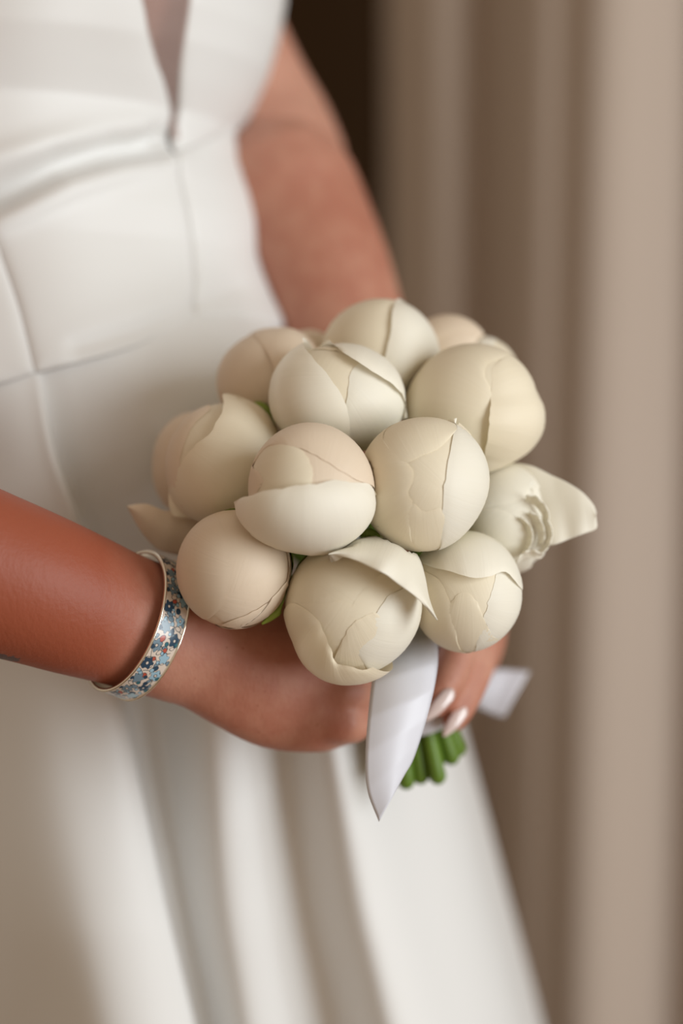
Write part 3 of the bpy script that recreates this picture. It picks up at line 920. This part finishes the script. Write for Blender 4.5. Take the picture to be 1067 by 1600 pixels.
# lower left smooth ball
b = Bud('smooth closed peony ball at the lower left above the bangle', 366, 886, 86, 89, 1.026, (-0.25, -0.15), 'petal_blush_shade', 5)
b.petal(200, 112, [(446, 826), (453, 880), (440, 918), (402, 953), (346, 974)], 1.5, 0.006, ruffle=0.004)
b.free([(449, 888), (457, 910), (457, 936), (443, 955), (424, 969), (409, 975)], [(445, 890), (448, 910), (446, 932), (432, 950), (418, 964), (409, 975)],
       [1.036, 1.030, 1.027, 1.026, 1.026], [1.034, 1.029, 1.026, 1.026, 1.026], 0.001, 'sepal', 'sepal', 30, 8, thick=0.0009)
b.free([(440, 905), (450, 925), (457, 940), (447, 958)], [(434, 918), (438, 936), (440, 952), (447, 958)], [1.037, 1.033, 1.030, 1.030], [1.034, 1.031, 1.029, 1.030], 0.001, 'sepal', 'sepal', 24, 8, thick=0.0009)

# upper middle front
b = Bud('large peony bud upper centre, its pointed left petal peeling from the dome', 528, 624, 100, 80, 1.056, (0.0, 0.35), 'petal', 6)
b.petal(100, 80, [(622, 602), (560, 562), (505, 547), (468, 560)], 1, 0.01)
b.petal(-45, 78, [(500, 700), (538, 640), (546, 592), (562, 568), (600, 585), (634, 612)], 1.8, 0.012, 'petal_white')
b.petal(60, 84, [(634, 652), (629, 622), (608, 599), (586, 584), (561, 569), (537, 553), (515, 534)], 1.6, 0.08, 'petal_white', (545, 622), (88, 85, 102))
b.petal(192, 86, [(474, 531), (480, 549), (494, 566), (512, 587), (526, 606), (538, 626), (544, 645), (546, 672), (542, 704)], 2.0, 0.09, 'petal_white', (520, 617), (96, 88, 106))

# right, large with a flap
b = Bud('broad peony bud at the upper right with a rounded side petal bulging outward', 735, 640, 101, 101, 1.072, (0.3, 0.3), 'petal', 7)
b.petal(165, 105, [(790, 560), (762, 570), (756, 588), (765, 610), (766, 650), (760, 700), (748, 742)], 1.6, 0.012)
b.petal(-8, 74, [(752, 736), (758, 700), (763, 660), (766, 625), (764, 604), (760, 590), (770, 583)], 0.6, 0.0, 'petal', (750, 656), (103, 77, 108))

# left with a torn tip
b = Bud('peony bud on the left side with a ragged tip and one drooping petal', 351, 727, 85, 92, 1.062, (-0.3, 0.2), 'petal', 8)
b.petal(170, 60, [(330, 640), (300, 670), (285, 720), (290, 780)], 1, 0.01, 'petal_blush_shade')
b.petal(-12, 108, [(276, 800), (269, 782), (271, 765), (279, 742), (293, 714), (311, 695), (328, 680), (338, 661), (346, 648), (349, 635), (350, 618), (380, 630)], 2, 0.10, None, (357, 722), (84, 98, 102), ruffle=0.012)
b.free([(322, 796), (292, 798), (259, 798), (244, 793), (231, 788), (214, 788), (199, 791)], [(330, 872), (290, 869), (264, 864), (245, 857), (228, 840), (213, 818), (199, 791)],
       [1.074, 1.070, 1.066, 1.064, 1.064, 1.066], [1.074, 1.072, 1.070, 1.068, 1.066, 1.066], 0.0025, 'petal_blush_shade')

b.free([(398, 628), (412, 630), (424, 642), (430, 662)], [(396, 640), (408, 646), (418, 656), (428, 668)], [1.078, 1.076, 1.078], [1.080, 1.078, 1.080], 0.002, 'sepal', 'sepal', 20, 8, thick=0.0008)
# top middle
b = Bud('tall peony bud topmost in the bouquet with a small point on its rim', 591, 561, 89, 90, 1.098, (0.1, 0.5), 'petal', 9)
b.petal(170, 100, [(640, 490), (606, 482), (611, 520), (602, 562), (592, 612)], 1.4, 0.012, 'petal')
b.petal(-10, 92, [(580, 640), (588, 598), (600, 560), (610, 522), (612, 494), (622, 467), (642, 488)], 1.6, 0.05, 'petal_white', (606, 562), (74, 92, 96))

# upper left
b = Bud('soft blush peony bud at the upper left against the gown', 427, 598, 86, 82, 1.098, (-0.3, 0.35), 'petal_blush_shade', 10)
b.petal(-5, 104, [(428, 684), (433, 622), (429, 581), (418, 552), (404, 533), (386, 522)], 1.5, 0.03, None, (440, 596), (74, 84, 92))

# far right, opening
b = Bud('opening peony at the far right with crumpled inner petals and one long outer petal', 789, 808, 74, 80, 1.078, (0.45, -0.1), 'petal_white', 11)
b.free([(748, 760), (772, 734), (798, 724), (830, 728), (860, 742), (884, 753), (909, 769), (926, 788), (931, 800)],
       [(770, 870), (800, 862), (825, 860), (846, 855), (870, 850), (893, 841), (912, 834), (931, 826), (931, 812)],
       [1.085, 1.080, 1.074, 1.070, 1.064, 1.060], [1.075, 1.068, 1.062, 1.058, 1.058, 1.060], 0.003, 'petal_white', n=44, m=26, wave=0.001)
for p, q in (
    ([(822, 774), (836, 775), (849, 786), (857, 800), (858, 812)], [(820, 786), (832, 788), (842, 797), (848, 808), (848, 818)]),
    ([(828, 800), (840, 806), (848, 820), (851, 836), (848, 850)], [(820, 806), (831, 813), (838, 826), (840, 840), (838, 851)]),
    ([(812, 808), (825, 817), (832, 832), (831, 848), (824, 862)], [(806, 814), (816, 824), (821, 837), (820, 852), (814, 864)]),
    ([(856, 812), (862, 826), (862, 842), (856, 856), (846, 866)], [(848, 814), (852, 828), (851, 842), (846, 854), (836, 862)]),
    ([(808, 874), (820, 862), (834, 860), (846, 864), (852, 858)], [(806, 882), (818, 872), (832, 871), (843, 873), (850, 866)])):
    b.free(q, p, [1.0600, 1.0590, 1.0590, 1.0610], [1.0545, 1.0535, 1.0540, 1.0560], -0.0012, 'petal_white', n=40, m=12, wave=0.0012, thick=0.0006)
b.petal(112, 78, [(834, 770), (826, 756), (828, 768), (818, 779), (795, 787), (768, 793), (735, 802)], 2.2, 0.03, 'petal_white')
b.petal(-112, 92, [(728, 808), (760, 794), (786, 798), (812, 818), (827, 842), (827, 862), (820, 872), (803, 890)], 3.2, 0.02, 'petal_white')

# back row
b = Bud('pale round peony bud behind the topmost one on its right', 698, 562, 63, 68, 1.128, (0.2, 0.5), 'petal_blush_shade', 12)
b.petal(120, 80, [(750, 530), (720, 520), (690, 530), (650, 560)], 1.5, 0.01)
b = Bud('small peony bud peeking over the broad bud at the upper right', 752, 586, 56, 60, 1.125, (0.4, 0.4), 'petal', 13)
b.petal(150, 90, [(770, 540), (768, 560), (776, 580), (770, 620)], 1.5, 0.02, 'petal_white')
b = Bud('blurred peony bud at the far left tucked behind the ragged one', 303, 728, 63, 80, 1.102, (-0.4, 0.2), 'petal_blush_shade', 14)
b.petal(0, 100, [(300, 800), (272, 760), (280, 710), (305, 672), (345, 650)], 1.5, 0.02)
b = Bud('peony bud almost hidden between two upper buds beside the forearm', 486, 566, 46, 50, 1.132, (0.0, 0.4), 'petal_blush_shade', 15)

def press(buds):
    for a in buds:
        for o in a.root.children:
            if not (o.name.startswith('petal') or o.name.startswith('bud_core') or o.name.startswith('sepal')):
                continue
            me = o.data
            co = np.empty(len(me.vertices) * 3); me.vertices.foreach_get('co', co); co = co.reshape(-1, 3)
            for b in buds:
                if b is a:
                    continue
                n = b.c - a.c
                d = np.linalg.norm(n); n = n / d
                ra = 1 / np.linalg.norm(np.array([n @ a.x, n @ a.y, n @ a.z]) / a.R); rb = 1 / np.linalg.norm(np.array([n @ b.x, n @ b.y, n @ b.z]) / b.R)
                if d > 1.12 * (ra + rb):
                    continue
                t = (d * d + ra * ra - rb * rb) / (2 * d)
                q = co - b.c
                inside = np.linalg.norm(np.stack([q @ b.x, q @ b.y, q @ b.z], 1) / b.R, axis=1) < 1.07
                h = (co - a.c) @ n - (t - 0.00012)
                k = inside & (h > 0)
                co[k] -= (h[k] * 1.0)[:, None] * n
            me.vertices.foreach_set('co', co.ravel())
            me.update()
press(BUDS)
slots = [(k * 2.39996, 0.0122 * math.sqrt((k + 0.5) / len(BUDS))) for k in range(len(BUDS))]
free_ = list(BUDS)
for a, r in sorted(slots, key=lambda q: -q[1]):       # outer places first: each goes to the bud that lies most that way
    u = PALM[0] * math.cos(a) + PALM[1] * math.sin(a)
    best = max(free_, key=lambda q: (q.basep - BIND) @ u)
    best.stem((a, r)); free_.remove(best)

# ------------------------------------------------------------------ ribbon
def ribbon():
    root = empty('ribbon', BIND, 'white satin ribbon tied round the flower stems with two loose tails', 'ribbon')
    # binding: overlapping turns round the stems
    for k in range(5):
        n, m = 48, 6
        G = np.zeros((n, m, 3))
        for i in range(n):
            a = 2 * math.pi * i / n
            for j in range(m):
                h = -0.030 + 0.0085 * k + 0.0105 * j / (m - 1)
                rr = 0.0158 + 0.0004 * (k % 2) + 0.0009 * (j == 0)
                G[i, j] = BIND + STEM_AX * h + (PALM[0] * math.cos(a) + PALM[1] * math.sin(a)) * rr
        grid_obj('binding', G, M['ribbon'], root, close_n=True, thick=0.0004)
    def tail(left, right, dl, dr, curl=0.0, m=16, n=60):
        Lp, Rp = resample(left, n), resample(right, n)
        s = np.linspace(0, 1, n)
        DL = np.interp(s, np.linspace(0, 1, len(dl)), dl); DR = np.interp(s, np.linspace(0, 1, len(dr)), dr)
        G = np.zeros((n, m, 3))
        for i in range(n):
            for j in range(m):
                t = j / (m - 1)
                p = Lp[i] * (1 - t) + Rp[i] * t
                d = DL[i] * (1 - t) + DR[i] * t - curl * math.sin(t * math.pi) + 0.006 * max(0, (t - .8) / .2) ** 2 * max(0, 1 - 1.6 * s[i])
                G[i, j] = P(p[0], p[1], d)
        grid_obj('tail', G, M['ribbon'], root, thick=0.0004)
    tail([(604, 960), (592, 1000), (584, 1045), (576, 1110), (571, 1180), (574, 1235), (592, 1284)],
         [(650, 958), (676, 985), (684, 1020), (679, 1070), (664, 1130), (646, 1185), (634, 1206)],
         [1.086, 1.061, 1.043, 1.034, 1.030, 1.030, 1.032], [1.086, 1.064, 1.050, 1.041, 1.038, 1.037, 1.037], 0.004)
    tail([(712, 1052), (730, 1054), (752, 1050), (780, 1046), (827, 1049)], [(708, 1086), (722, 1092), (740, 1101), (765, 1114), (787, 1121)],
         [1.202, 1.204, 1.206, 1.208, 1.208], [1.200, 1.202, 1.204, 1.204, 1.202], 0.003, 12, 40)
ribbon()
